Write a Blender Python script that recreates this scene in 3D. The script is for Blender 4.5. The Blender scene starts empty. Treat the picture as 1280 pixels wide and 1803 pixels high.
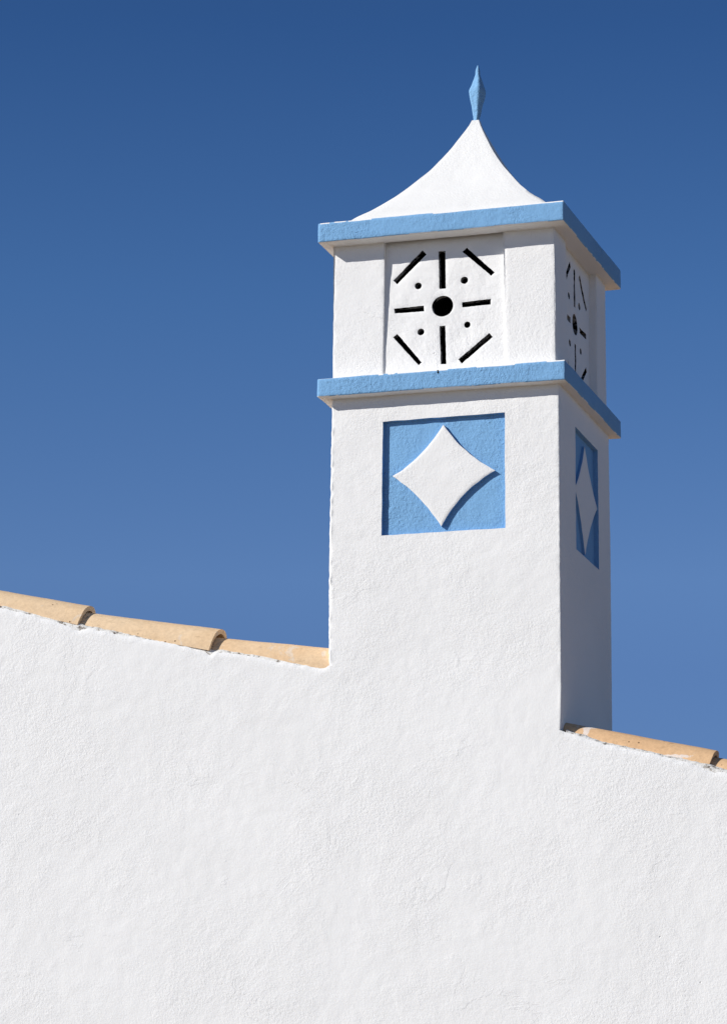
import bpy, bmesh, math, random
from mathutils import Vector, Matrix, noise

# ------------------------------------------------------------------ set-up
# Measured in chimney widths (1 unit = 0.75 m); x right, y into the picture, z up.
S = 0.75
ZG = -6.147                      # the ground, in those units
def W(x, y, z): return Vector((x*S, y*S, (z-ZG)*S))

scene = bpy.context.scene
col = scene.collection

cam = bpy.data.cameras.new('camera'); camo = bpy.data.objects.new('camera', cam); col.objects.link(camo)
cam.sensor_fit = 'HORIZONTAL'; cam.sensor_width = 36.0; cam.lens = 6465.5/1280*36.0
cam.clip_start = 0.1; cam.clip_end = 5000
camo.location = W(4.55626, -14.46279, -4.01370)
camo.rotation_euler = (1.80599, -0.0048957, 0.294569)
scene.camera = camo

SUN = Vector((-1.24, -1.0, 0.90)).normalized()        # towards the sun
world = bpy.data.worlds.new('World'); scene.world = world; world.use_nodes = True
wn, wl = world.node_tree.nodes, world.node_tree.links
wn.clear()
sky = wn.new('ShaderNodeTexSky'); sky.sky_type = 'NISHITA'; sky.sun_disc = False
sky.sun_elevation = math.asin(SUN.z)
sky.sun_rotation = math.atan2(SUN.x, SUN.y)
sky.altitude = 4000; sky.air_density = 0.8; sky.dust_density = 0.0; sky.ozone_density = 4.0
bg = wn.new('ShaderNodeBackground'); bg.inputs[1].default_value = 0.15
out = wn.new('ShaderNodeOutputWorld')
# deep polarised-looking blue overhead, paler towards the horizon: tint by elevation
wg = wn.new('ShaderNodeTexCoord'); wz = wn.new('ShaderNodeSeparateXYZ'); wl.new(wg.outputs['Generated'], wz.inputs[0])
wr = wn.new('ShaderNodeValToRGB'); wl.new(wz.outputs['Z'], wr.inputs[0])
el = wr.color_ramp.elements
while len(el) < 8: el.new(0.5)
for e, (p, c) in zip(el, [(0.0, (0.70, 0.62, 0.52)), (0.14, (0.60, 0.62, 0.64)), (0.19, (0.67, 0.705, 0.745)), (0.215, (0.785, 0.825, 0.84)), (0.29, (0.550, 0.742, 0.842)),
                          (0.36, (0.35, 0.565, 0.73)), (0.50, (0.36, 0.44, 0.46)), (1.0, (0.38, 0.39, 0.38))]):
    e.position = p; e.color = (*c, 1)
wm = wn.new('ShaderNodeMix'); wm.data_type = 'RGBA'; wm.blend_type = 'MULTIPLY'; wm.inputs[0].default_value = 1.0
wl.new(sky.outputs[0], wm.inputs[6]); wl.new(wr.outputs[0], wm.inputs[7])
wl.new(wm.outputs[2], bg.inputs[0]); wl.new(bg.outputs[0], out.inputs[0])

sd = bpy.data.lights.new('sun', 'SUN'); sd.energy = 4.8; sd.angle = math.radians(0.53); sd.color = (1.0, 0.962, 0.908)
so = bpy.data.objects.new('sun', sd); col.objects.link(so)
so.rotation_euler = SUN.to_track_quat('Z', 'Y').to_euler()

scene.view_settings.view_transform = 'Standard'
scene.view_settings.look = 'None'
scene.view_settings.exposure = 0.0
scene.view_settings.gamma = 1.0

# ------------------------------------------------------------------ helpers
def tag(o, label=None, cat=None, group=None, kind=None):
    if label: o['label'] = label
    if cat: o['category'] = cat
    if group: o['group'] = group
    if kind: o['kind'] = kind
    return o

def empty(name, loc):
    o = bpy.data.objects.new(name, None); o.location = loc; o.empty_display_size = 0.3
    col.objects.link(o); return o

def wloc(o):
    v = Vector((0, 0, 0))
    while o: v += o.location; o = o.parent
    return v

def link(name, bm, mats, parent=None, sharp=35, base=None):
    """World-space bmesh -> one object whose origin is at `base` (or the parent's)."""
    pw = wloc(parent) if parent else Vector((0, 0, 0))
    b = base if base is not None else (pw if parent else Vector((0, 0, 0)))
    bmesh.ops.translate(bm, verts=bm.verts, vec=-b)
    ca = math.radians(sharp)
    for e in bm.edges:
        e.smooth = not (len(e.link_faces) == 2 and e.calc_face_angle(0) > ca)
    for f in bm.faces: f.smooth = True
    me = bpy.data.meshes.new(name); bm.to_mesh(me); bm.free()
    for m in (mats if isinstance(mats, (list, tuple)) else [mats]): me.materials.append(m)
    o = bpy.data.objects.new(name, me); col.objects.link(o)
    o.location = b - pw
    if parent: o.parent = parent
    return o

def nz(p, f, s=0.0): return noise.noise(Vector((p[0]*f+s, p[1]*f+s*1.7, p[2]*f-s)))

def trowel(p):
    """Hand-plastered unevenness in metres at a world point."""
    return (0.0022*nz(p, 1.7, 3.1) + 0.0006*nz(p, 7.0, 9.2) + 0.0006*nz(p, 26.0, 5.5)
            + 0.0005*nz(p, 60.0, 1.5))

def lerp(a, b, t): return a+(b-a)*t

def interp(tab, x):
    if x <= tab[0][0]: 
        a, b = tab[0], tab[1]
        return a[1]+(b[1]-a[1])*(x-a[0])/(b[0]-a[0])
    for a, b in zip(tab, tab[1:]):
        if x <= b[0]: return a[1]+(b[1]-a[1])*(x-a[0])/(b[0]-a[0])
    a, b = tab[-2], tab[-1]
    return b[1]+(b[1]-a[1])*(x-b[0])/(b[0]-a[0])

def steps(pts, d):
    """Breakpoints subdivided to spacing <= d."""
    r = [pts[0]]
    for a, b in zip(pts, pts[1:]):
        n = max(1, int(math.ceil(abs(b-a)/d)))
        r += [a+(b-a)*i/n for i in range(1, n+1)]
    return r

# ------------------------------------------------------------------ materials
def mat(name):
    m = bpy.data.materials.new(name); m.use_nodes = True
    n, l = m.node_tree.nodes, m.node_tree.links
    return m, n, l, n['Principled BSDF']

def math_node(n, l, op, a, b=None, c=None):
    m = n.new('ShaderNodeMath'); m.operation = op
    for i, v in enumerate((a, b, c)):
        if v is None: continue
        if isinstance(v, (int, float)): m.inputs[i].default_value = v
        else: l.new(v, m.inputs[i])
    return m.outputs[0]

def noise_node(n, l, vec, scale, detail=3, rough=0.55, dist=0.0):
    t = n.new('ShaderNodeTexNoise'); t.inputs['Scale'].default_value = scale
    t.inputs['Detail'].default_value = detail; t.inputs['Roughness'].default_value = rough
    t.inputs['Distortion'].default_value = dist
    l.new(vec, t.inputs['Vector']); return t.outputs['Fac']

def ramp(n, l, fac, stops):
    r = n.new('ShaderNodeValToRGB'); l.new(fac, r.inputs[0])
    e = r.color_ramp.elements
    while len(e) < len(stops): e.new(0.5)
    for k, (p, c) in zip(e, stops):
        k.position = p; k.color = (c, c, c, 1) if isinstance(c, (int, float)) else (*c, 1)
    return r.outputs[0]

def mix(n, l, fac, a, b, mode='MIX'):
    m = n.new('ShaderNodeMix'); m.data_type = 'RGBA'; m.blend_type = mode
    if isinstance(fac, (int, float)): m.inputs[0].default_value = fac
    else: l.new(fac, m.inputs[0])
    for i, v in ((6, a), (7, b)):
        if isinstance(v, tuple): m.inputs[i].default_value = (*v, 1)
        else: l.new(v, m.inputs[i])
    return m.outputs[2]

def stroke_vector(n, l, ang, stretch):
    g = n.new('ShaderNodeNewGeometry')
    q = n.new('ShaderNodeMapping'); q.inputs['Rotation'].default_value = (0, -math.radians(ang), 0)
    r = n.new('ShaderNodeMapping'); r.inputs['Scale'].default_value = (1, 1, stretch)
    l.new(g.outputs['Position'], q.inputs['Vector']); l.new(q.outputs['Vector'], r.inputs['Vector'])
    return g.outputs['Position'], r.outputs['Vector']

def stucco(name, color, strength=1.0, fine=150.0, patches=True, tint=None):
    m, n, l, b = mat(name)
    pos, strokes = stroke_vector(n, l, -42, 0.6)
    grain = noise_node(n, l, strokes, fine, 4, 0.6, 0.0)
    drops = noise_node(n, l, pos, fine*1.9, 1.5, 0.5)
    mid = noise_node(n, l, strokes, 24, 3, 0.6, 0.6)
    big = noise_node(n, l, pos, 3.4, 2, 0.5)
    # rough float-finished patches between smoother trowelled ones
    mask = ramp(n, l, noise_node(n, l, pos, 2.6, 4, 0.62, 0.4), [(0.40, 0.35), (0.62, 1.0)])
    h = math_node(n, l, 'MULTIPLY', grain, 0.0023)
    h = math_node(n, l, 'MULTIPLY_ADD', drops, 0.0008, h)
    h = math_node(n, l, 'MULTIPLY', h, mask)
    h = math_node(n, l, 'MULTIPLY_ADD', mid, 0.0005, h)
    if patches:
        # curved overlap edges left by the trowel: steps where a slow noise crosses a level
        e = noise_node(n, l, pos, 4.5, 8, 0.68, 0.5)
        st = ramp(n, l, e, [(0.56, 0.0), (0.575, 1.0)])
        gate = ramp(n, l, noise_node(n, l, pos, 4.1, 2, 0.5), [(0.50, 0.0), (0.60, 1.0)])
        cr = math_node(n, l, 'MULTIPLY', st, gate)
        h = math_node(n, l, 'MULTIPLY_ADD', cr, 0.0004, h)
        # small pits
        v = n.new('ShaderNodeTexVoronoi'); v.inputs['Scale'].default_value = 9
        l.new(pos, v.inputs['Vector'])
        pit = ramp(n, l, v.outputs['Distance'], [(0.008, 0.0), (0.028, 1.0)])
        cg = ramp(n, l, v.outputs['Color'], [(0.30, 0.0), (0.31, 1.0)])
        pit = math_node(n, l, 'MAXIMUM', pit, cg)
        h = math_node(n, l, 'MULTIPLY_ADD', pit, 0.0022, h)
    bp = n.new('ShaderNodeBump'); bp.inputs['Strength'].default_value = strength
    bp.inputs['Distance'].default_value = 1.0
    l.new(h, bp.inputs['Height']); l.new(bp.outputs[0], b.inputs['Normal'])
    c2 = tuple(v*0.97 for v in color)
    f = ramp(n, l, big, [(0.35, 0.0), (0.65, 1.0)])
    c = mix(n, l, f, tint or c2, color)
    # base colour slightly darker in the low spots of the grain
    g2 = ramp(n, l, grain, [(0.28, 0.96), (0.42, 1.0)])
    c = mix(n, l, 1.0, c, g2, 'MULTIPLY')
    l.new(c, b.inputs['Base Color'])
    b.inputs['Roughness'].default_value = 0.85
    b.inputs['Specular IOR Level'].default_value = 0.15
    return m

WHITE = stucco('whitewashed_render', (0.84, 0.84, 0.835), 0.95)
CAPWHITE = stucco('cap_render', (0.80, 0.80, 0.79), 0.75, 150, False)
SCREENWHITE = stucco('screen_render', (0.84, 0.84, 0.835), 1.2, 85)
BLUE = stucco('sky_blue_paint', (0.205, 0.415, 0.680), 2.2, 125, False)
FINBLUE = stucco('finial_paint', (0.215, 0.425, 0.680), 2.4, 75, False)

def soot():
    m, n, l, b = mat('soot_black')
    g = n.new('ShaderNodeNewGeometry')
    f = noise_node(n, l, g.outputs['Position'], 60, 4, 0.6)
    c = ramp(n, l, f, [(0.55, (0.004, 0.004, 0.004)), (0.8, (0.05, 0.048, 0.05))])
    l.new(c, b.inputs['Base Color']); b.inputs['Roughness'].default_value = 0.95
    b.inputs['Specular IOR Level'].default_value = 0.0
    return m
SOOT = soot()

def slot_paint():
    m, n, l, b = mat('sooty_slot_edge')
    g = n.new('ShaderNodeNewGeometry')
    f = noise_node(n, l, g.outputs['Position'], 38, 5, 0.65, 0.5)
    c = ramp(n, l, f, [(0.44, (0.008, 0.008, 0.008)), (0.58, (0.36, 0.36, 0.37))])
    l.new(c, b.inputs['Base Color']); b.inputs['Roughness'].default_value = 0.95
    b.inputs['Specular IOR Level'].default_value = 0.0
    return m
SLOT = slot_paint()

def terracotta(name, ca, cb, lime=0.64, splash=None):
    m, n, l, b = mat(name)
    tc = n.new('ShaderNodeNewGeometry'); pos = tc.outputs['Position']
    big = noise_node(n, l, pos, 6, 4, 0.6, 0.5)
    c = mix(n, l, ramp(n, l, big, [(0.35, 0.0), (0.65, 1.0)]), ca, cb)
    st = n.new('ShaderNodeMapping'); st.inputs['Scale'].default_value = (0.35, 1, 1.3)
    st.inputs['Rotation'].default_value = (0, math.radians(14), 0)
    l.new(pos, st.inputs['Vector'])
    streak = noise_node(n, l, st.outputs[0], 55, 4, 0.6)
    c = mix(n, l, ramp(n, l, streak, [(0.62, 0.0), (0.72, 0.45)]), c, tuple(v*0.62 for v in ca))
    lm = noise_node(n, l, pos, 17, 5, 0.62, 0.7)
    c = mix(n, l, ramp(n, l, lm, [(lime, 0.0), (lime+0.06, 0.6)]), c, (0.70, 0.62, 0.53))
    mot = noise_node(n, l, pos, 75, 5, 0.7)
    c = mix(n, l, 1.0, c, ramp(n, l, mot, [(0.30, 0.86), (0.62, 1.05)]), 'MULTIPLY')
    drk = noise_node(n, l, st.outputs[0], 30, 6, 0.7, 0.8)
    c = mix(n, l, ramp(n, l, drk, [(0.66, 0.0), (0.70, 0.55)]), c, tuple(v*0.45 for v in ca))
    for (cx, cz, rx, rz) in splash or []:
        m2 = n.new('ShaderNodeMapping'); p0 = W(cx, 0, cz)
        m2.inputs['Scale'].default_value = (1/(rx*S), 0, 1/(rz*S))
        m2.inputs['Location'].default_value = (-p0.x/(rx*S), 0, -p0.z/(rz*S))
        l.new(pos, m2.inputs['Vector'])
        ln = n.new('ShaderNodeVectorMath'); ln.operation = 'LENGTH'; l.new(m2.outputs[0], ln.inputs[0])
        d = math_node(n, l, 'MULTIPLY_ADD', noise_node(n, l, pos, 40, 4, 0.6), 1.6, ln.outputs['Value'])
        c = mix(n, l, ramp(n, l, math_node(n, l, 'MULTIPLY', d, 0.5), [(0.78, 0.75), (0.84, 0.0)]), c, (0.80, 0.74, 0.70))
    v = n.new('ShaderNodeTexVoronoi'); v.inputs['Scale'].default_value = 34; l.new(pos, v.inputs['Vector'])
    sp = ramp(n, l, v.outputs['Distance'], [(0.06, 1.0), (0.13, 0.0)])
    gt = ramp(n, l, v.outputs['Color'], [(0.30, 1.0), (0.33, 0.0)])
    sp = math_node(n, l, 'MULTIPLY', sp, gt)
    c = mix(n, l, sp, c, (0.16, 0.085, 0.04))
    l.new(c, b.inputs['Base Color'])
    h = noise_node(n, l, pos, 120, 4, 0.6)
    h2 = noise_node(n, l, st.outputs[0], 22, 3, 0.5)
    h = math_node(n, l, 'MULTIPLY', h, 0.0007); h = math_node(n, l, 'MULTIPLY_ADD', h2, 0.0012, h)
    bp = n.new('ShaderNodeBump'); bp.inputs['Distance'].default_value = 1.0
    l.new(h, bp.inputs['Height']); l.new(bp.outputs[0], b.inputs['Normal'])
    b.inputs['Roughness'].default_value = 0.8; b.inputs['Specular IOR Level'].default_value = 0.25
    return m
CLAY = terracotta('pale_clay', (0.72, 0.515, 0.315), (0.76, 0.575, 0.38))
CLAY_B = terracotta('pale_clay_lime_stained', (0.72, 0.50, 0.30), (0.75, 0.55, 0.35), 0.57)
CLAY_O = terracotta('orange_clay', (0.70, 0.445, 0.245), (0.74, 0.49, 0.28), 0.66, [(1.13, -1.335, 0.085, 0.022), (1.095, -1.36, 0.018, 0.05), (1.44, -1.495, 0.11, 0.010)])

def mortar():
    m, n, l, b = mat('grey_mortar')
    g = n.new('ShaderNodeNewGeometry'); f = noise_node(n, l, g.outputs['Position'], 60, 5, 0.65)
    l.new(ramp(n, l, f, [(0.345, (0.10, 0.08, 0.07)), (0.42, (0.42, 0.39, 0.35)), (0.49, (0.74, 0.73, 0.70)), (0.66, (0.80, 0.79, 0.77))]), b.inputs['Base Color'])
    b.inputs['Roughness'].default_value = 0.95
    bp = n.new('ShaderNodeBump'); bp.inputs['Distance'].default_value = 0.004
    l.new(f, bp.inputs['Height']); l.new(bp.outputs[0], b.inputs['Normal'])
    return m
MORTAR = mortar()

def simple(name, c1, c2, sc, bump=0.0):
    m, n, l, b = mat(name)
    g = n.new('ShaderNodeNewGeometry'); f = noise_node(n, l, g.outputs['Position'], sc, 6, 0.6)
    l.new(ramp(n, l, f, [(0.35, c1), (0.65, c2)]), b.inputs['Base Color'])
    b.inputs['Roughness'].default_value = 0.9
    return m
GROUND = simple('dry_earth', (0.185, 0.140, 0.094), (0.25, 0.19, 0.13), 0.8)

# ------------------------------------------------------------------ setting
bm = bmesh.new()
bmesh.ops.create_grid(bm, x_segments=40, y_segments=40, size=1500)
for v in bm.verts: v.co.z = -0.004
g = link('ground', bm, GROUND); tag(g, kind='structure')

# ------------------------------------------------------------------ verge line
MORT = [(-4.0, -0.05), (-1.497, -0.711), (-1.139, -0.811), (-1.06, -0.831), (-0.516, -0.959), (-0.477, -0.961),
        (-0.06, -1.050), (-0.02, -1.056), (0.0, -1.045), (1.0, -1.368), (1.174, -1.433), (1.614, -1.546), (1.690, -1.575), (3.0, -1.90)]
def top_line(x):
    """Upper edge of the plaster at the wall front: follows the tiles, ragged from the float."""
    z = interp([p for p in MORT if p[0] <= 0.0] if x <= 0 else [p for p in MORT if p[0] >= 1.0] if x >= 1 else
               [(0, -1.045), (1, -1.368)], x)
    if x <= -0.01 or x >= 1.0:
        a = 1.0 if -2.5 < x < 2.8 else 0.3
        z += a*(0.0060*noise.noise(Vector((x*9, 2.2, 0))) + 0.0062*noise.noise(Vector((x*34, 7.2, 0)))
                + 0.0035*noise.noise(Vector((x*90, 1.2, 0))))
        # broken plaster where two tiles lap
        for xc, d, w in ((-1.135, 0.022, 0.026), (-0.53, 0.018, 0.020), (1.625, 0.020, 0.024), (-1.19, 0.010, 0.05), (1.585, 0.008, 0.05)):
            z -= d*math.exp(-((x-xc)/w)**2)*(0.8+0.4*noise.noise(Vector((x*60, 0, 3))))
    return z

# ------------------------------------------------------------------ house
house = empty('house', W(0, 4.5, ZG))
tag(house, 'white plastered house wall with a sloping top edged by clay barrel tiles', 'house')
XL, XR, YB = -9.0, 3.4, 9.0
RIDGE = -2.8

def wall_top(x):
    if x < -4.0: return -0.05 - 0.25*(-4.0-x)
    return top_line(x)

panel_cols = steps([0.0, 0.2295, 0.2315, 0.7635, 0.7655, 1.0], 0.0105)
xs = steps([XL, -4.0], 0.5) + steps([-4.0, -2.3], 0.1)[1:] + steps([-2.3, 0.0], 0.0115)[1:] + panel_cols[1:] + \
     steps([1.0, 2.5], 0.0115)[1:] + steps([2.5, XR], 0.1)[1:]
def wall_rows(x):
    t = wall_top(x)
    # rows: ground -> 2.2 below the top coarse, then fine
    return [ZG, ZG+0.8, ZG+1.6, t-2.3] + [t-2.1+2.1*i/170 for i in range(171)]
bm = bmesh.new(); grid = []
for x in xs:
    c = []
    rows = wall_rows(x)
    for z in rows:
        p = W(x, 0, z)
        fade = max(0.0, min(1.0, (x+2.6)/0.4, (2.8-x)/0.3, (z-(rows[-1]-2.1))/0.2))
        d = trowel(p)*fade
        # the plaster rolls back over the very edge
        if (x < 0 or x > 1.0):
            e = rows[-1]-z
            if e < 0.014: d -= 0.004*(1-e/0.014)**2
        p.y -= d
        c.append(bm.verts.new(p))
    grid.append(c)
for a, b in zip(grid, grid[1:]):
    for i in range(len(a)-1): bm.faces.new((a[i], b[i], b[i+1], a[i+1]))
# thickness: top strip and back
back = []
for i, x in enumerate(xs):
    t = grid[i][-1]
    m1 = bm.verts.new((t.co.x, 0.22*S, t.co.z - (0.03*S if not 0 <= x <= 1 else 0.0)))
    m0 = bm.verts.new((t.co.x, 0.22*S, 0.0))
    back.append((m1, m0))
for i in range(len(xs)-1):
    bm.faces.new((grid[i][-1], grid[i+1][-1], back[i+1][0], back[i][0]))
    bm.faces.new((back[i][0], back[i+1][0], back[i+1][1], back[i][1]))
wall = link('wall', bm, WHITE, house, 50)
wall['label'] = 'plain white roughcast gable wall filling the lower half of the picture'

def box_bm(bm, x0, x1, y0, y1, z0, z1, z0b=None, z1b=None):
    """Box; z*b = heights at x1."""
    z0b = z0 if z0b is None else z0b; z1b = z1 if z1b is None else z1b
    v = [bm.verts.new(W(*p)) for p in ((x0,y0,z0),(x1,y0,z0b),(x1,y1,z0b),(x0,y1,z0),(x0,y0,z1),(x1,y0,z1b),(x1,y1,z1b),(x0,y1,z1))]
    for f in ((3,2,1,0),(4,5,6,7),(0,1,5,4),(1,2,6,5),(2,3,7,6),(3,0,4,7)): bm.faces.new([v[i] for i in f])

bm = bmesh.new()
box_bm(bm, XR-0.25, XR-0.005, 0.225, YB, ZG, -2.15)
box_bm(bm, XL+0.005, XL+0.25, 0.225, YB, ZG, -1.45)
box_bm(bm, XL+0.26, XR-0.26, YB-0.25, YB-0.005, ZG, -1.6, None, -2.2)
link('side_wall', bm, WHITE, house)

# roof behind the verge: rows of barrel tiles running down the slope
def roof_bm(x0, z0, x1, z1, y0, y1, pitch=0.27, holes=None):
    bm = bmesh.new()
    L = math.hypot((x1-x0), (z1-z0)); nseg = max(2, int(L/0.55))
    prof = []
    n = int((y1-y0)/pitch)
    for k in range(n):
        yc = y0+pitch*(k+0.5)
        for j in range(9):
            a = math.pi*(1-j/8)
            prof.append((yc+math.cos(a)*0.105, 0.085*math.sin(a)))
        prof.append((yc+pitch*0.5, -0.02))
    prev = None
    for s in range(nseg):
        for e, lift in ((0, 0.0), (1, 0.022)):
            t = (s+e)/nseg if e == 0 else (s+1.03)/nseg
            row = [bm.verts.new(W(lerp(x0, x1, min(t, 1.01)), y, lerp(z0, z1, min(t, 1.01))+h+lift)) for y, h in prof]
            if prev:
                for i in range(len(row)-1): bm.faces.new((prev[i], row[i], row[i+1], prev[i+1]))
            prev = row
    return bm
roof = link('roof', roof_bm(-4.0, -0.13, XR+0.25, -2.06, 0.26, YB), CLAY_O, house)
roof2 = link('roof', roof_bm(-4.0, -0.13, XL-0.25, -1.47, 0.26, YB), CLAY_O, house)

def barrel(xa, za, ra, xb, zb, rb, YC=0.094, th=0.021, cut0=None, seed=0.0, roll=0.0):
    """Half-round tapered tile from its upper end a to its lower end b."""
    bm = bmesh.new(); NA, NL = 26, 44
    ax = Vector((xb-xa, 0, zb-za)).normalized(); up = Vector((-ax.z, 0, ax.x))
    if up.z < 0: up = -up
    rings = {0: [], 1: []}
    for s in (0, 1):
        for i in range(NL+1):
            t = i/NL; r = lerp(ra, rb, t) - s*th
            R0 = lerp(ra, rb, t)
            c = Vector((lerp(xa, xb, t), YC+R0*0.15, lerp(za, zb, t)))
            ring = []
            for j in range(NA+1):
                a = math.pi*(1-j/NA)*1.0
                off = Vector((0, 1, 0))*math.cos(a)*r + up*math.sin(a)*r*1.0
                q = c+off
                w = W(*q)
                w += off.normalized()*(0.0011*nz(w, 9, seed)+0.0005*nz(w, 40, seed+4))*1.0
                if i in (0, NL): w += Vector((ax.x, 0, ax.z))*0.0022*nz(w, 28, seed+8)
                ring.append(bm.verts.new(w))
            rings[s].append(ring)
    for s in (0, 1):
        for i in range(NL):
            for j in range(NA):
                f = (rings[s][i][j], rings[s][i+1][j], rings[s][i+1][j+1], rings[s][i][j+1])
                bm.faces.new(f if s == 0 else f[::-1])
    for i in range(NL):
        for j in (0, NA): bm.faces.new((rings[0][i][j], rings[1][i][j], rings[1][i+1][j], rings[0][i+1][j]))
    for i in (0, NL):
        for j in range(NA): bm.faces.new((rings[0][i][j], rings[0][i][j+1], rings[1][i][j+1], rings[1][i][j]))
    bmesh.ops.recalc_face_normals(bm, faces=bm.faces)
    return bm

# measured: (upper x, lip z, radius) -> (lower x, lip z, radius)
TILES = [
    (-2.42, -0.440, 0.078, -1.640, -0.646, 0.100, CLAY, 'pale clay barrel tile beyond the left edge, upper end of the verge'),
    (-1.760, -0.638, 0.074, -1.138, -0.806, 0.103, CLAY, 'smooth pale clay barrel tile cut by the left edge of the picture'),
    (-1.240, -0.790, 0.074, -0.535, -0.952, 0.113, CLAY, 'pale clay barrel tile with a few brown specks, middle of the left slope'),
    (-0.640, -0.940, 0.078, 0.004, -1.062, 0.106, CLAY_B, 'clay barrel tile with grey lime stains running into the chimney'),
    (0.985, -1.385, 0.068, 1.610, -1.550, 0.088, CLAY_O, 'orange clay barrel tile splashed with whitewash right of the chimney base'),
    (1.535, -1.542, 0.066, 2.22, -1.706, 0.092, CLAY_O, 'orange clay barrel tile cut by the right edge of the picture'),
    (2.12, -1.696, 0.068, 2.80, -1.855, 0.092, CLAY_O, None),
    (2.70, -1.840, 0.068, 3.45, -2.020, 0.092, CLAY_O, None),
    (-3.22, -0.235, 0.078, -2.32, -0.475, 0.102, CLAY, None),
    (-4.00, -0.045, 0.078, -3.12, -0.262, 0.102, CLAY_B, None),
]
for k, (xa, za, ra, xb, zb, rb, m, lab) in enumerate(TILES):
    o = link('verge_tile', barrel(xa, za, ra, xb, zb, rb, seed=k*7.3), m, house, 40, base=W(xb, 0.1, zb))
    o['group'] = 'barrel tiles along the sloping wall top'
    if lab and k not in (0,): o['label'] = lab

# mortar bed under the tile lips, showing only where the plaster has broken away
def mortar_bm(x0, x1):
    bm = bmesh.new(); prev = None
    for x in steps([x0, x1], 0.01):
        zt = interp([p for p in MORT if (p[0] < 0.0 if x < 0.5 else p[0] >= 1.0)], x)
        row = []
        for j, (yy, dz) in enumerate(((0.002, -0.06), (0.0045, -0.02), (0.006, 0.0), (0.018, 0.012), (0.05, 0.016), (0.20, 0.0))):
            p = W(x, yy, zt+dz)
            q = 0.0035*nz(p, 30, 2)+0.002*nz(p, 80, 3)
            p.y += abs(q)*0.8; p.z += q if j > 1 else 0
            row.append(bm.verts.new(p))
        if prev:
            for i in range(len(row)-1): bm.faces.new((prev[i], row[i], row[i+1], prev[i+1]))
        prev = row
    return bm
for a, b in ((-3.95, -0.03), (1.02, 3.35)):
    link('mortar_bed', mortar_bm(a, b), MORTAR, house, 60)

# ------------------------------------------------------------------ chimney
chimney = empty('chimney', W(0.5, 0.465, -1.2))
tag(chimney, 'square white chimney with two sky blue ledges, pierced vents and a pointed cap', 'chimney')

PT, PB = -0.001, -0.498           # front panel top / bottom
QT, QB = -0.008, -0.542           # side panel
PX0, PX1, QY0, QY1 = 0.2305, 0.7645, 0.280, 0.7015
RD = 0.0205                       # recess depth
ZTOP = 0.115
DB = 0.930                        # depth of the shaft

def edge_l(z): return interp([(-1.05, -0.003), (-0.96, -0.0025), (-0.52, -0.001), (-0.28, 0.0005), (0.11, 0.0045)], z)
def edge_r(z): return interp([(-1.37, 1.006), (-0.59, 1.0055), (0.1, 1.0045)], z)

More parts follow.
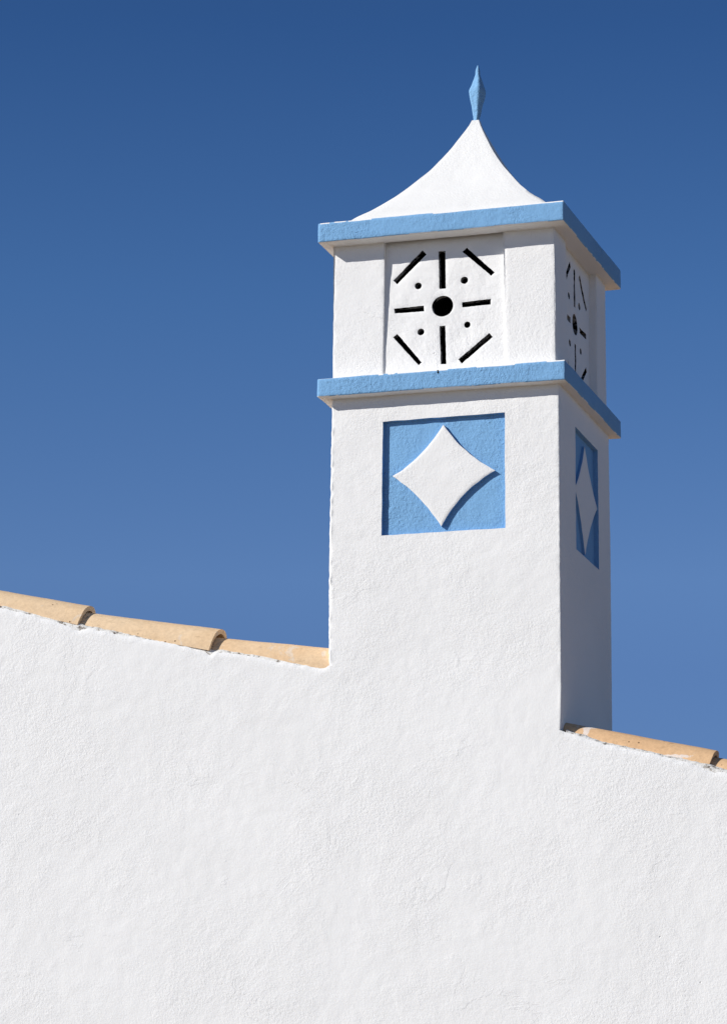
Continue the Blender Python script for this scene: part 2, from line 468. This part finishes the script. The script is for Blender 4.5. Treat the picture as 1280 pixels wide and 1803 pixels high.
def shaft_parts():
    """Front, right, back and left faces lofted round one perimeter; recessed panels are split off."""
    r = 0.006
    # perimeter list: (u, v, normal, region) ; region 'F' front 'R' right
    per = []
    for x in panel_cols:
        if x < 0.008: continue
        if x > 0.992: continue
        per.append(('F', x))
    arc = lambda cx, cy, a0, a1, n: [('C', cx, cy, lerp(a0, a1, i/n)) for i in range(n+1)]
    seq = []
    seq += arc(0.009, 0.009, math.pi, 1.5*math.pi, 4)[1:]        # left front corner, ends facing -y
    seq += per
    seq += arc(0.9945, 0.0055, 1.5*math.pi, 2*math.pi, 3)
    ycols = steps([0.0055, QY0-0.001, QY0+0.001, QY1-0.001, QY1+0.001, DB-0.01], 0.0115)
    seq += [('R', y) for y in ycols[1:]]
    seq += arc(0.99, DB-0.01, 0, 0.5*math.pi, 3)
    seq += [('B', x) for x in steps([0.97, 0.03], 0.05)]
    seq += arc(0.01, DB-0.01, 0.5*math.pi, math.pi, 3)
    seq += [('L', y) for y in steps([DB-0.03, 0.03], 0.02)]
    seq += arc(0.009, 0.009, math.pi, 1.5*math.pi, 4)[:1]
    zr = [-1.0] + steps([-0.97, QB-0.001, QB+0.001, PB-0.001, PB+0.001, QT-0.001, QT+0.001, PT-0.001+0.0001, PT+0.001, ZTOP], 0.0115)
    white = bmesh.new(); fp = bmesh.new(); sp = bmesh.new()
    cols = []
    for s in seq:
        k = s[0]
        if k == 'F': x, y, nrm = s[1], 0.0, Vector((0, -1, 0))
        elif k == 'R': x, y, nrm = 1.0, s[1], Vector((1, 0, 0))
        elif k == 'B': x, y, nrm = s[1], DB, Vector((0, 1, 0))
        elif k == 'L': x, y, nrm = 0.0, s[1], Vector((-1, 0, 0))
        else:
            rr = 0.009 if s[1] < 0.5 and s[2] < 0.5 else 0.0055 if s[2] < 0.5 else 0.01
            nrm = Vector((math.cos(s[3]), math.sin(s[3]), 0)); x, y = s[1]+rr*nrm.x, s[2]+rr*nrm.y
        c = []
        # the shaft starts on the wall's seam, so both share their bottom columns
        zb = lerp(-1.045, -1.368, max(0, min(1, x)))
        rows = [z for z in zr if z > -0.9]
        low = steps([zb, -0.9], 0.0115)
        nlow = 24
        lowr = [lerp(zb, -0.9, i/nlow) for i in range(nlow)]
        for z in lowr+rows:
            lean = lerp(edge_l(z), edge_r(z)-1.0, max(0, min(1, x)))
            fade = max(0.0, min(1.0, (z-zb)/0.15))
            inF = k == 'F' and PX0 < x < PX1 and PB < z < PT
            inR = k == 'R' and QY0 < y < QY1 and QB < z < QT
            base = W(x+lean*fade, y, z)
            dd = trowel(base)
            # the right arris is knocked about, the left one softer
            if k == 'C' and s[2] < 0.5:
                dd += 0.0016*nz(base, 45, 11)+0.0012*nz(base, 110, 2)
            if k != 'F': dd *= min(1.0, 1.0)
            p = base + nrm*dd
            if inF: p.y += RD*S; p.y += 0.0006*nz(base, 30, 1)
            if inR: p.x -= RD*S
            nearF = k == 'F' and not inF and PX0-0.02 < x < PX1+0.02 and PB-0.02 < z < PT+0.02
            if nearF or inF:     # uneven edges of the recess
                p.x += 0.0014*nz(base, 22, 6) if not inF else 0.0014*nz(base, 22, 6)
                p.z += 0.0014*nz(base, 22, 16)
            c.append((p, inF, inR))
        cols.append(c)
    cache = {}
    def V(bm, key, p):
        kk = (id(bm), key)
        if kk not in cache: cache[kk] = bm.verts.new(p)
        return cache[kk]
    n = len(cols); m = len(cols[0])
    for i in range(n):
        a, b = cols[i], cols[(i+1) % n]
        for j in range(m-1):
            q = [(i, j, a[j]), ((i+1) % n, j, b[j]), ((i+1) % n, j+1, b[j+1]), (i, j+1, a[j+1])]
            anyF = any(t[2][1] for t in q); anyR = any(t[2][2] for t in q)
            bm = fp if anyF else sp if anyR else white
            bm.faces.new([V(bm, t[:2], t[2][0]) for t in q])
    return white, fp, sp
w_, f_, s_ = shaft_parts()
# lid so the shaft is closed under the ledge
shaft = link('shaft', w_, WHITE, chimney, 42)
front_panel = link('panel', f_, BLUE, chimney, 42)
front_panel['label'] = 'sunlit blue recessed square panel on the front of the chimney'
side_panel = link('panel', s_, BLUE, chimney, 42)
side_panel['label'] = 'shaded blue recessed panel on the right side of the chimney'

def star(pts, bulges, to_world, depth_dir, h, seed):
    """Four-pointed plaque with concave sides; pts = left, bottom, right, top in plane coordinates."""
    bm = bmesh.new(); N = 26; ring = []
    cx = sum(p[0] for p in pts)/4; cz = sum(p[1] for p in pts)/4
    for a, b, bulge in zip(pts, pts[1:]+pts[:1], bulges):
        mx, mz = (a[0]+b[0])/2, (a[1]+b[1])/2
        for i in range(N):
            t = i/N
            x, z = lerp(a[0], b[0], t), lerp(a[1], b[1], t)
            k = bulge*4*t*(1-t)
            x += (cx-mx)*k; z += (cz-mz)*k
            wob = 0.0022*noise.noise(Vector((x*30, z*30, seed)))
            ring.append((x+wob, z+0.0022*noise.noise(Vector((x*30, z*30, seed+5)))))
    n = len(ring); R = 24; rows = []
    for k in range(R+1):
        s = k/R; row = []
        for (x, z) in ring:
            px, pz = cx+(x-cx)*s, cz+(z-cz)*s
            p = to_world(px, pz)
            d = 0.0006*nz(p, 26, seed)+0.0009*nz(p, 9, seed)-(0.0016 if k == R else 0.0004 if k == R-1 else 0)
            row.append(p + depth_dir*(h+d))
        rows.append(row)
    c0 = bm.verts.new(rows[0][0]); vr = [None]+[[bm.verts.new(p) for p in row] for row in rows[1:]]
    for j in range(n): bm.faces.new((c0, vr[1][j], vr[1][(j+1) % n])).material_index = 0
    for k in range(1, R):
        for j in range(n): bm.faces.new((vr[k][j], vr[k+1][j], vr[k+1][(j+1) % n], vr[k][(j+1) % n])).material_index = 0
    prev = vr[R]
    for q in range(1, 4):
        row = [bm.verts.new(rows[R][j] - depth_dir*(h+0.003)*q/3) for j in range(n)]
        for j in range(n): bm.faces.new((prev[j], row[j], row[(j+1) % n], prev[(j+1) % n])).material_index = 1
        prev = row
    bmesh.ops.recalc_face_normals(bm, faces=bm.faces)
    return bm
D = star([(0.2775, -0.2425), (0.4905, -0.474), (0.7265, -0.2475), (0.4995, -0.0325)], (0.10, 0.165, 0.12, 0.125),
         lambda x, z: W(x, RD, z), Vector((0, -1, 0)), RD*S*0.97, 4.0)
d1 = link('plaque', D, [WHITE, BLUE], front_panel, 50)
d1['label'] = 'white four-pointed plaque with curved sides, in sun'
D = star([(0.300, -0.268), (0.478, -0.527), (0.712, -0.268), (0.488, -0.042)], (0.11, 0.13, 0.10, 0.11),
         lambda y, z: W(1.0-RD, y, z), Vector((1, 0, 0)), RD*S*0.97, 8.0)
d2 = link('plaque', D, [WHITE, BLUE], side_panel, 50)
d2['label'] = 'white four-pointed plaque with curved sides, in shade'

# ledges: a slab whose vertical edge is painted blue
def ledge(zt, zb, seed, x0=-0.0445, x1=1.044, y0=-0.060, y1=0.992):
    """zt, zb: functions of (x, y) for top and bottom heights."""
    bm = bmesh.new()
    r = 0.010
    per = []
    def side(a, b, nrm, d=0.0105):
        n = int(math.hypot(b[0]-a[0], b[1]-a[1])/d)
        for i in range(1, n): per.append((lerp(a[0], b[0], i/n), lerp(a[1], b[1], i/n), nrm))
    def corner(cx, cy, a0, rr=None):
        rr = rr or r
        for i in range(5):
            a = a0+0.5*math.pi*i/4
            per.append((cx+rr*math.cos(a), cy+rr*math.sin(a), Vector((math.cos(a), math.sin(a), 0))))
    rf = 0.007; r = 0.013
    corner(x0+r, y0+r, math.pi)
    side((x0+r, y0), (x1-rf, y0), Vector((0, -1, 0)))
    corner(x1-rf, y0+rf, 1.5*math.pi, rf)
    side((x1, y0+rf), (x1, y1-r), Vector((1, 0, 0)))
    corner(x1-r, y1-r, 0)
    side((x1-r, y1), (x0+r, y1), Vector((0, 1, 0)), 0.03)
    corner(x0+r, y1-r, 0.5*math.pi)
    side((x0, y1-r), (x0, y0+r), Vector((-1, 0, 0)), 0.02)
    cx, cy = (x0+x1)/2, (y0+y1)/2
    # profile: (inset, height fraction or offset, blue?) from soffit inside to the top inside
    prof = [(0.090, 'b', 0.0), (0.06, 'b', 0.0), (0.03, 'b', 0.0), (0.008, 'b', 0.0), (0.003, 'b', 0.001), (0.001, 'b', 0.003), (0.0, 'b', 0.0055)]
    H = 8
    prof += [(0.0, 'm', i/H) for i in range(1, H)]
    prof += [(0.0, 't', -0.007), (0.003, 't', -0.002), (0.008, 't', 0.0), (0.03, 't', 0.0015), (0.06, 't', 0.003), (0.12, 't', 0.004)]
    rings = []
    for (ins, kind, v) in prof:
        ring = []
        for (x, y, nrm) in per:
            # inset towards the middle along both axes
            ix = max(-1, min(1, nrm.x*1.5)) if abs(nrm.x) > 0.01 else 0
            iy = max(-1, min(1, nrm.y*1.5)) if abs(nrm.y) > 0.01 else 0
            px = min(max(x, x0+ins), x1-ins); py = min(max(y, y0+ins), y1-ins)
            b_, t_ = zb(px, py), zt(px, py)
            z = b_+v if kind == 'b' else t_+v if kind == 't' else lerp(b_+0.0055, t_-0.007, v)
            p = W(px, py, z)
            k = 1.0 if ins < 0.02 else 0.4
            base = W(x, y, z)
            q = 0.0016*nz(base, 3.2, seed)+0.0010*nz(base, 14, seed+3)+0.0006*nz(base, 45, seed+6)
            if ins < 0.02: p += nrm*q*k
            zw = 0.0012*nz(W(x, y, 0 if kind == 'b' else 3), 12, seed+9)+0.0006*nz(base, 50, seed+2)
            p.z += zw
            ring.append(bm.verts.new(p))
        rings.append(ring)
    n = len(per)
    for k in range(len(rings)-1):
        blue = 4 <= k <= 6+H
        for j in range(n):
            f = bm.faces.new((rings[k][j], rings[k][(j+1) % n], rings[k+1][(j+1) % n], rings[k+1][j]))
            if k in (4, 6+H):        # the painter's brush did not always reach the arris
                x, y, _ = per[j]
                blue = noise.noise(Vector((x*5, y*5, seed+k))) + 0.35*noise.noise(Vector((x*30, y*30, seed+k))) > (0.0 if k == 4 else 0.05)
            f.material_index = 1 if blue else 0
    cap = bm.faces.new(rings[-1]); cap.material_index = 0
    bmesh.ops.remove_doubles(bm, verts=bm.verts, dist=1e-5)
    return bm
def plane(z_fl, z_fr, z_br):
    return lambda x, y: z_fl + (z_fr-z_fl)*x + (z_br-z_fr)*y
l1 = link('ledge', ledge(plane(0.1945, 0.1960, 0.1965), plane(0.1135, 0.1085, 0.1150), 21, x1=1.047), [WHITE, BLUE], chimney, 40)
l1['label'] = 'lower ledge with a blue painted edge, between shaft and vent storey'
l2 = link('ledge', ledge(plane(0.8895, 0.8950, 0.906), plane(0.8020, 0.8055, 0.812), 33, y0=-0.067, x1=1.048, y1=1.010), [WHITE, BLUE], chimney, 40)
l2['label'] = 'upper ledge with a blue painted edge, just under the cap'

# vent storey: corner piers with pierced screens set back between them
UZ0, UZ1 = 0.185, 0.812
UY0, UY1 = 0.010, 0.920
UXL, UXR = 0.004, 0.984
def pier(x0, x1, y0, y1, seed, shift=lambda z: 0.0, rl=0.0055):
    bm = bmesh.new(); r = 0.0055
    per = []
    def corner(cx, cy, a0, r=r):
        for i in range(4):
            a = a0+0.5*math.pi*i/3; per.append((cx+r*math.cos(a), cy+r*math.sin(a), Vector((math.cos(a), math.sin(a), 0))))
    def side(a, b, nrm):
        n = max(1, int(math.hypot(b[0]-a[0], b[1]-a[1])/0.0115))
        for i in range(1, n): per.append((lerp(a[0], b[0], i/n), lerp(a[1], b[1], i/n), nrm))
    corner(x0+rl, y0+rl, math.pi, rl); side((x0+rl, y0), (x1-r, y0), Vector((0, -1, 0)))
    corner(x1-r, y0+r, 1.5*math.pi); side((x1, y0+r), (x1, y1-r), Vector((1, 0, 0)))
    corner(x1-r, y1-r, 0); side((x1-r, y1), (x0+r, y1), Vector((0, 1, 0)))
    corner(x0+r, y1-r, 0.5*math.pi); side((x0, y1-r), (x0, y0+rl), Vector((-1, 0, 0)))
    rows = []
    for z in steps([UZ0, UZ1], 0.0125):
        rows.append([])
        for x, y, nrm in per:
            yo = 0.010*(z-UZ0)/(UZ1-UZ0) if y < 0.015 and y0 < 0.1 else 0.0
            b = W(x+shift(z), y+yo, z)
            q = trowel(b)*0.8
            if abs(nrm.x) > .05 and abs(nrm.y) > .05: q += 0.0012*nz(b, 50, seed)
            rows[-1].append(bm.verts.new(b+nrm*q))
    n = len(per)
    for a, b in zip(rows, rows[1:]):
        for j in range(n): bm.faces.new((a[j], a[(j+1) % n], b[(j+1) % n], b[j]))
    return bm
PW = 0.2325
piers = [
    ('near left', pier(UXL, PW, UY0, 0.22, 1)),
    ('near right', pier(0.7605, UXR, UY0, 0.228, 2, lambda z: 0.006*(0.81-z)/0.6, 0.013)),
    ('far right', pier(0.77, 0.9965, 0.745, UY1, 3)),
    ('far left', pier(UXL, 0.22, 0.70, UY1, 4)),
]
for lab, b in piers: link('pier', b, WHITE, chimney, 40)

SLOTS = [[(0.3959, 0.7614), (0.4143, 0.7404), (0.2845, 0.6155), (0.2674, 0.6344)],
 [(0.4679, 0.7495), (0.4988, 0.7491), (0.5018, 0.5796), (0.4728, 0.5802)],
 [(0.594, 0.7555), (0.7182, 0.6326), (0.7029, 0.6188), (0.5742, 0.7388)],
 [(0.2719, 0.507), (0.4052, 0.5097), (0.4073, 0.4834), (0.2767, 0.485)],
 [(0.5745, 0.5107), (0.7019, 0.5152), (0.7011, 0.4897), (0.576, 0.4878)],
 [(0.289, 0.3915), (0.4001, 0.2536), (0.3857, 0.242), (0.2701, 0.3779)],
 [(0.4758, 0.4115), (0.502, 0.4112), (0.5085, 0.2383), (0.4842, 0.2393)],
 [(0.6966, 0.3627), (0.7115, 0.3434), (0.576, 0.2353), (0.5606, 0.2556)]]
HOLES = [((0.4883, 0.5001), 0.047), ((0.3795, 0.6005), 0.0154), ((0.5839, 0.6093), 0.0163), ((0.3935, 0.3917), 0.0154), ((0.598, 0.408), 0.014)]

def inpoly(x, z, poly):
    c = False; n = len(poly)
    for i in range(n):
        (x1, z1), (x2, z2) = poly[i], poly[(i+1) % n]
        if (z1 > z) != (z2 > z) and x < (x2-x1)*(z-z1)/(z2-z1)+x1: c = not c
    return c

def screen(x0, x1, z0, z1, fmap, to_world, inward, parent, mats, thick=0.030, seed=0.0):
    """Pierced slab: outline and holes triangulated (constrained), then given thickness."""
    from mathutils.geometry import delaunay_2d_cdt
    loops = []
    for k, s in enumerate(SLOTS):
        s = [fmap(p) for p in s]; L = []
        for a, b in zip(s, s[1:]+s[:1]):
            n = max(2, int(math.hypot(b[0]-a[0], b[1]-a[1])/0.006))
            for i in range(n):
                x, z = lerp(a[0], b[0], i/n), lerp(a[1], b[1], i/n)
                amp = 0.0013 if i else 0.0
                L.append((x+amp*noise.noise(Vector((x*70, z*70, seed+k))), z+amp*noise.noise(Vector((x*70, z*70, seed+k+9)))))
        loops.append(L)
    for k, (c, r) in enumerate(HOLES):
        c2 = fmap(c); rx = abs(fmap((c[0]+r, c[1]))[0]-c2[0]); n = 44 if r > 0.03 else 20
        L = []
        for i in range(n):
            a = -2*math.pi*i/n
            w = 1+ (0.022 if r > 0.03 else 0.07)*noise.noise(Vector((math.cos(a)*2.1, math.sin(a)*2.1, k*3.1+seed)))
            L.append((c2[0]+rx*w*math.cos(a), c2[1]+r*w*math.sin(a)))
        loops.append(L)
    pts = []; edges = []
    def addloop(L):
        s = len(pts); pts.extend(L)
        edges.extend((s+i, s+(i+1) % len(L)) for i in range(len(L)))
    border = []
    for a, b in (((x0, z0), (x1, z0)), ((x1, z0), (x1, z1)), ((x1, z1), (x0, z1)), ((x0, z1), (x0, z0))):
        n = int(math.hypot(b[0]-a[0], b[1]-a[1])/0.012)
        border += [(lerp(a[0], b[0], i/n), lerp(a[1], b[1], i/n)) for i in range(n)]
    addloop(border)
    for L in loops: addloop(L)
    rnd = random.Random(5)
    h = 0.0105
    nx, nzv = int((x1-x0)/h), int((z1-z0)/h)
    for i in range(1, nx):
        for j in range(1, nzv):
            x, z = x0+(i+rnd.uniform(-.3, .3))*h, z0+(j+rnd.uniform(-.3, .3))*h
            ok = True
            for L in loops:
                if min((x-p[0])**2+(z-p[1])**2 for p in L) < (0.35*h)**2 or inpoly(x, z, L): ok = False; break
            if ok: pts.append((x, z))
    co, _, faces, *_r = delaunay_2d_cdt([Vector(p) for p in pts], edges, [], 0, 1e-7)
    bm = bmesh.new()
    keep = []
    for f in faces:
        cx = sum(co[i][0] for i in f)/len(f); cz = sum(co[i][1] for i in f)/len(f)
        if any(inpoly(cx, cz, L) for L in loops): continue
        keep.append(f)
    near = {}
    fv, bv = {}, {}
    for f in keep:
        for i in f:
            if i in fv: continue
            x, z = co[i]
            p = to_world(x, z)
            q = 0.0022*nz(p, 8, seed)+0.0013*nz(p, 22, seed+2)+0.0006*nz(p, 60, seed+5)
            # hand-rounded lip round every opening
            dmin = min(min((x-a[0])**2+(z-a[1])**2 for a in L) for L in loops)
            if dmin < 1e-8: q += -0.0012
            fv[i] = bm.verts.new(p - inward*q); bv[i] = bm.verts.new(p + inward*thick*S)
    ec = {}
    for f in keep:
        bm.faces.new([fv[i] for i in f]).material_index = 0
        bm.faces.new([bv[i] for i in reversed(f)]).material_index = 2
        for a, b in zip(f, f[1:]+f[:1]):
            ec.setdefault(frozenset((a, b)), []).append((a, b))
    for k, v in ec.items():
        if len(v) == 1:
            a, b = v[0]
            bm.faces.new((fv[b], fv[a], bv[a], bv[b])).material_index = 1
    bmesh.ops.recalc_face_normals(bm, faces=bm.faces)
    return link('vent_screen', bm, mats, parent, 40)

def front_y(z): return 0.018+0.024*(z-0.2)/0.6
scr1 = screen(PW-0.012, 0.785, UZ0, UZ1, lambda p: p, lambda x, z: W(x, front_y(z), z), Vector((0, 1, 0)), chimney, [SCREENWHITE, SLOT, SOOT], 0.032, 1.0)
scr1['label'] = 'sunlit front vent screen pierced with slots and holes in a wheel pattern'
scr2 = screen(0.225, 0.765, UZ0, UZ1, lambda p: (0.478+(p[0]-0.4883)*0.97, p[1]+0.006), lambda y, z: W(0.962, y, z), Vector((-1, 0, 0)), chimney, [SCREENWHITE, SLOT, SOOT], 0.032, 7.0)
scr2['label'] = 'shaded side vent screen pierced with the same wheel of slots'
scr3 = screen(0.2, 0.74, UZ0, UZ1, lambda p: (0.47+(p[0]-0.4883)*0.97, p[1]), lambda y, z: W(0.028, y, z), Vector((1, 0, 0)), chimney, [SCREENWHITE, SLOT, SOOT], 0.032, 9.0)
scr4 = screen(0.2, 0.79, UZ0, UZ1, lambda p: (p[0], p[1]), lambda x, z: W(x, 0.895, z), Vector((0, -1, 0)), chimney, [SCREENWHITE, SLOT, SOOT], 0.032, 11.0)
# sooty flue box seen through the openings
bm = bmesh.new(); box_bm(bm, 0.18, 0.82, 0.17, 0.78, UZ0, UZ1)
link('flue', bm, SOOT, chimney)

# little crack on the ledge front under the bottom slot
bm = bmesh.new()
ca = [(0.4895, 0.1925), (0.4965, 0.192), (0.4960, 0.1865), (0.4985, 0.181), (0.4935, 0.1770), (0.4905, 0.182), (0.4925, 0.187)]
vs = [bm.verts.new(W(x, -0.0622, z-0.0015)) for x, z in ca]
bv = [bm.verts.new(W(x, -0.0560, z-0.0015)) for x, z in ca]
bm.faces.new(vs)
for i in range(len(vs)): bm.faces.new((vs[i], bv[i], bv[(i+1) % len(vs)], vs[(i+1) % len(vs)]))
bmesh.ops.recalc_face_normals(bm, faces=bm.faces)
link('chip', bm, SOOT, l1)

# concave pyramid cap
CAP = [(0.885, 0.478), (0.94, 0.425), (0.99, 0.365), (1.05, 0.302), (1.09, 0.265), (1.143, 0.220), (1.217, 0.162),
       (1.28, 0.120), (1.33, 0.090), (1.38, 0.063), (1.42, 0.042), (1.455, 0.025), (1.480, 0.0165)]
def smooth_tab(tab, t):
    # Catmull-Rom in index space
    n = len(tab)-1; f = t*n; i = min(int(f), n-1); u = f-i
    P = [tab[max(0, i-1)], tab[i], tab[i+1], tab[min(n, i+2)]]
    r = []
    for k in range(len(tab[0])):
        a, b, c, d = (q[k] for q in P)
        r.append(0.5*(2*b+(c-a)*u+(2*a-5*b+4*c-d)*u*u+(-a+3*b-3*c+d)*u**3))
    return r
bm = bmesh.new(); rows = []
NR, NS = 80, 40
for k in range(NR+1):
    z, hw = smooth_tab(CAP, k/NR)
    t = k/NR
    cx = lerp(0.511, 0.5225, t); cy = 0.465
    row = []
    for s in range(4):
        c0 = [(-1, -1), (1, -1), (1, 1), (-1, 1)][s]; c1 = [(-1, -1), (1, -1), (1, 1), (-1, 1)][(s+1) % 4]
        for i in range(NS):
            u = i/NS
            x, y = lerp(c0[0], c1[0], u), lerp(c0[1], c1[1], u)
            rr = 0.985+0.015*min(1, min(u, 1-u)*12)       # soften the hips
            p = W(cx+x*hw*rr, cy+y*hw*0.985*rr, z)
            nn = Vector((x, y, 0.9)).normalized()
            p += nn*(0.0018*nz(p, 5, 8)+0.0009*nz(p, 20, 3)+0.0004*nz(p, 60, 3))
            row.append(bm.verts.new(p))
    rows.append(row)
n = 4*NS
for a, b in zip(rows, rows[1:]):
    for j in range(n): bm.faces.new((a[j], a[(j+1) % n], b[(j+1) % n], b[j]))
bm.faces.new(rows[-1])
cap = link('cap', bm, CAPWHITE, chimney, 50)
cap['label'] = 'white concave pyramid cap rising to a point'

# blue spindle finial
FIN = [(1.474, 0.0150, 0.5221), (1.4846, 0.0137, 0.5233), (1.5045, 0.0176, 0.5244), (1.5294, 0.0218, 0.5253), (1.5543, 0.0259, 0.526),
       (1.5792, 0.0321, 0.5272), (1.6042, 0.0372, 0.5272), (1.6168, 0.0383, 0.527), (1.6292, 0.0353, 0.5279), (1.6491, 0.0271, 0.5292),
       (1.6741, 0.0189, 0.5302), (1.6967, 0.0115, 0.5303), (1.7168, 0.0090, 0.5300), (1.733, 0.0050, 0.5304), (1.741, 0.0022, 0.5304)]
bm = bmesh.new(); rows = []
for k in range(91):
    z, r, cx = smooth_tab(FIN, k/90)
    row = []
    for j in range(28):
        a = 2*math.pi*j/28
        sq = 0.90+0.10*math.cos(4*(a+1.10))
        p = W(cx+r*sq*math.cos(a), 0.465+r*sq*math.sin(a), z)
        nn = Vector((math.cos(a), math.sin(a), 0))
        p += nn*(0.0012*nz(p, 35, 4)+0.0007*nz(p, 90, 7))*min(1.0, r/0.012)
        row.append(bm.verts.new(p))
    rows.append(row)
for a, b in zip(rows, rows[1:]):
    for j in range(28): bm.faces.new((a[j], a[(j+1) % 28], b[(j+1) % 28], b[j]))
bm.faces.new(rows[-1]); bm.faces.new(rows[0][::-1])
fin = link('finial', bm, FINBLUE, cap, 60)
fin['label'] = 'blue plaster spindle finial on the tip of the cap'
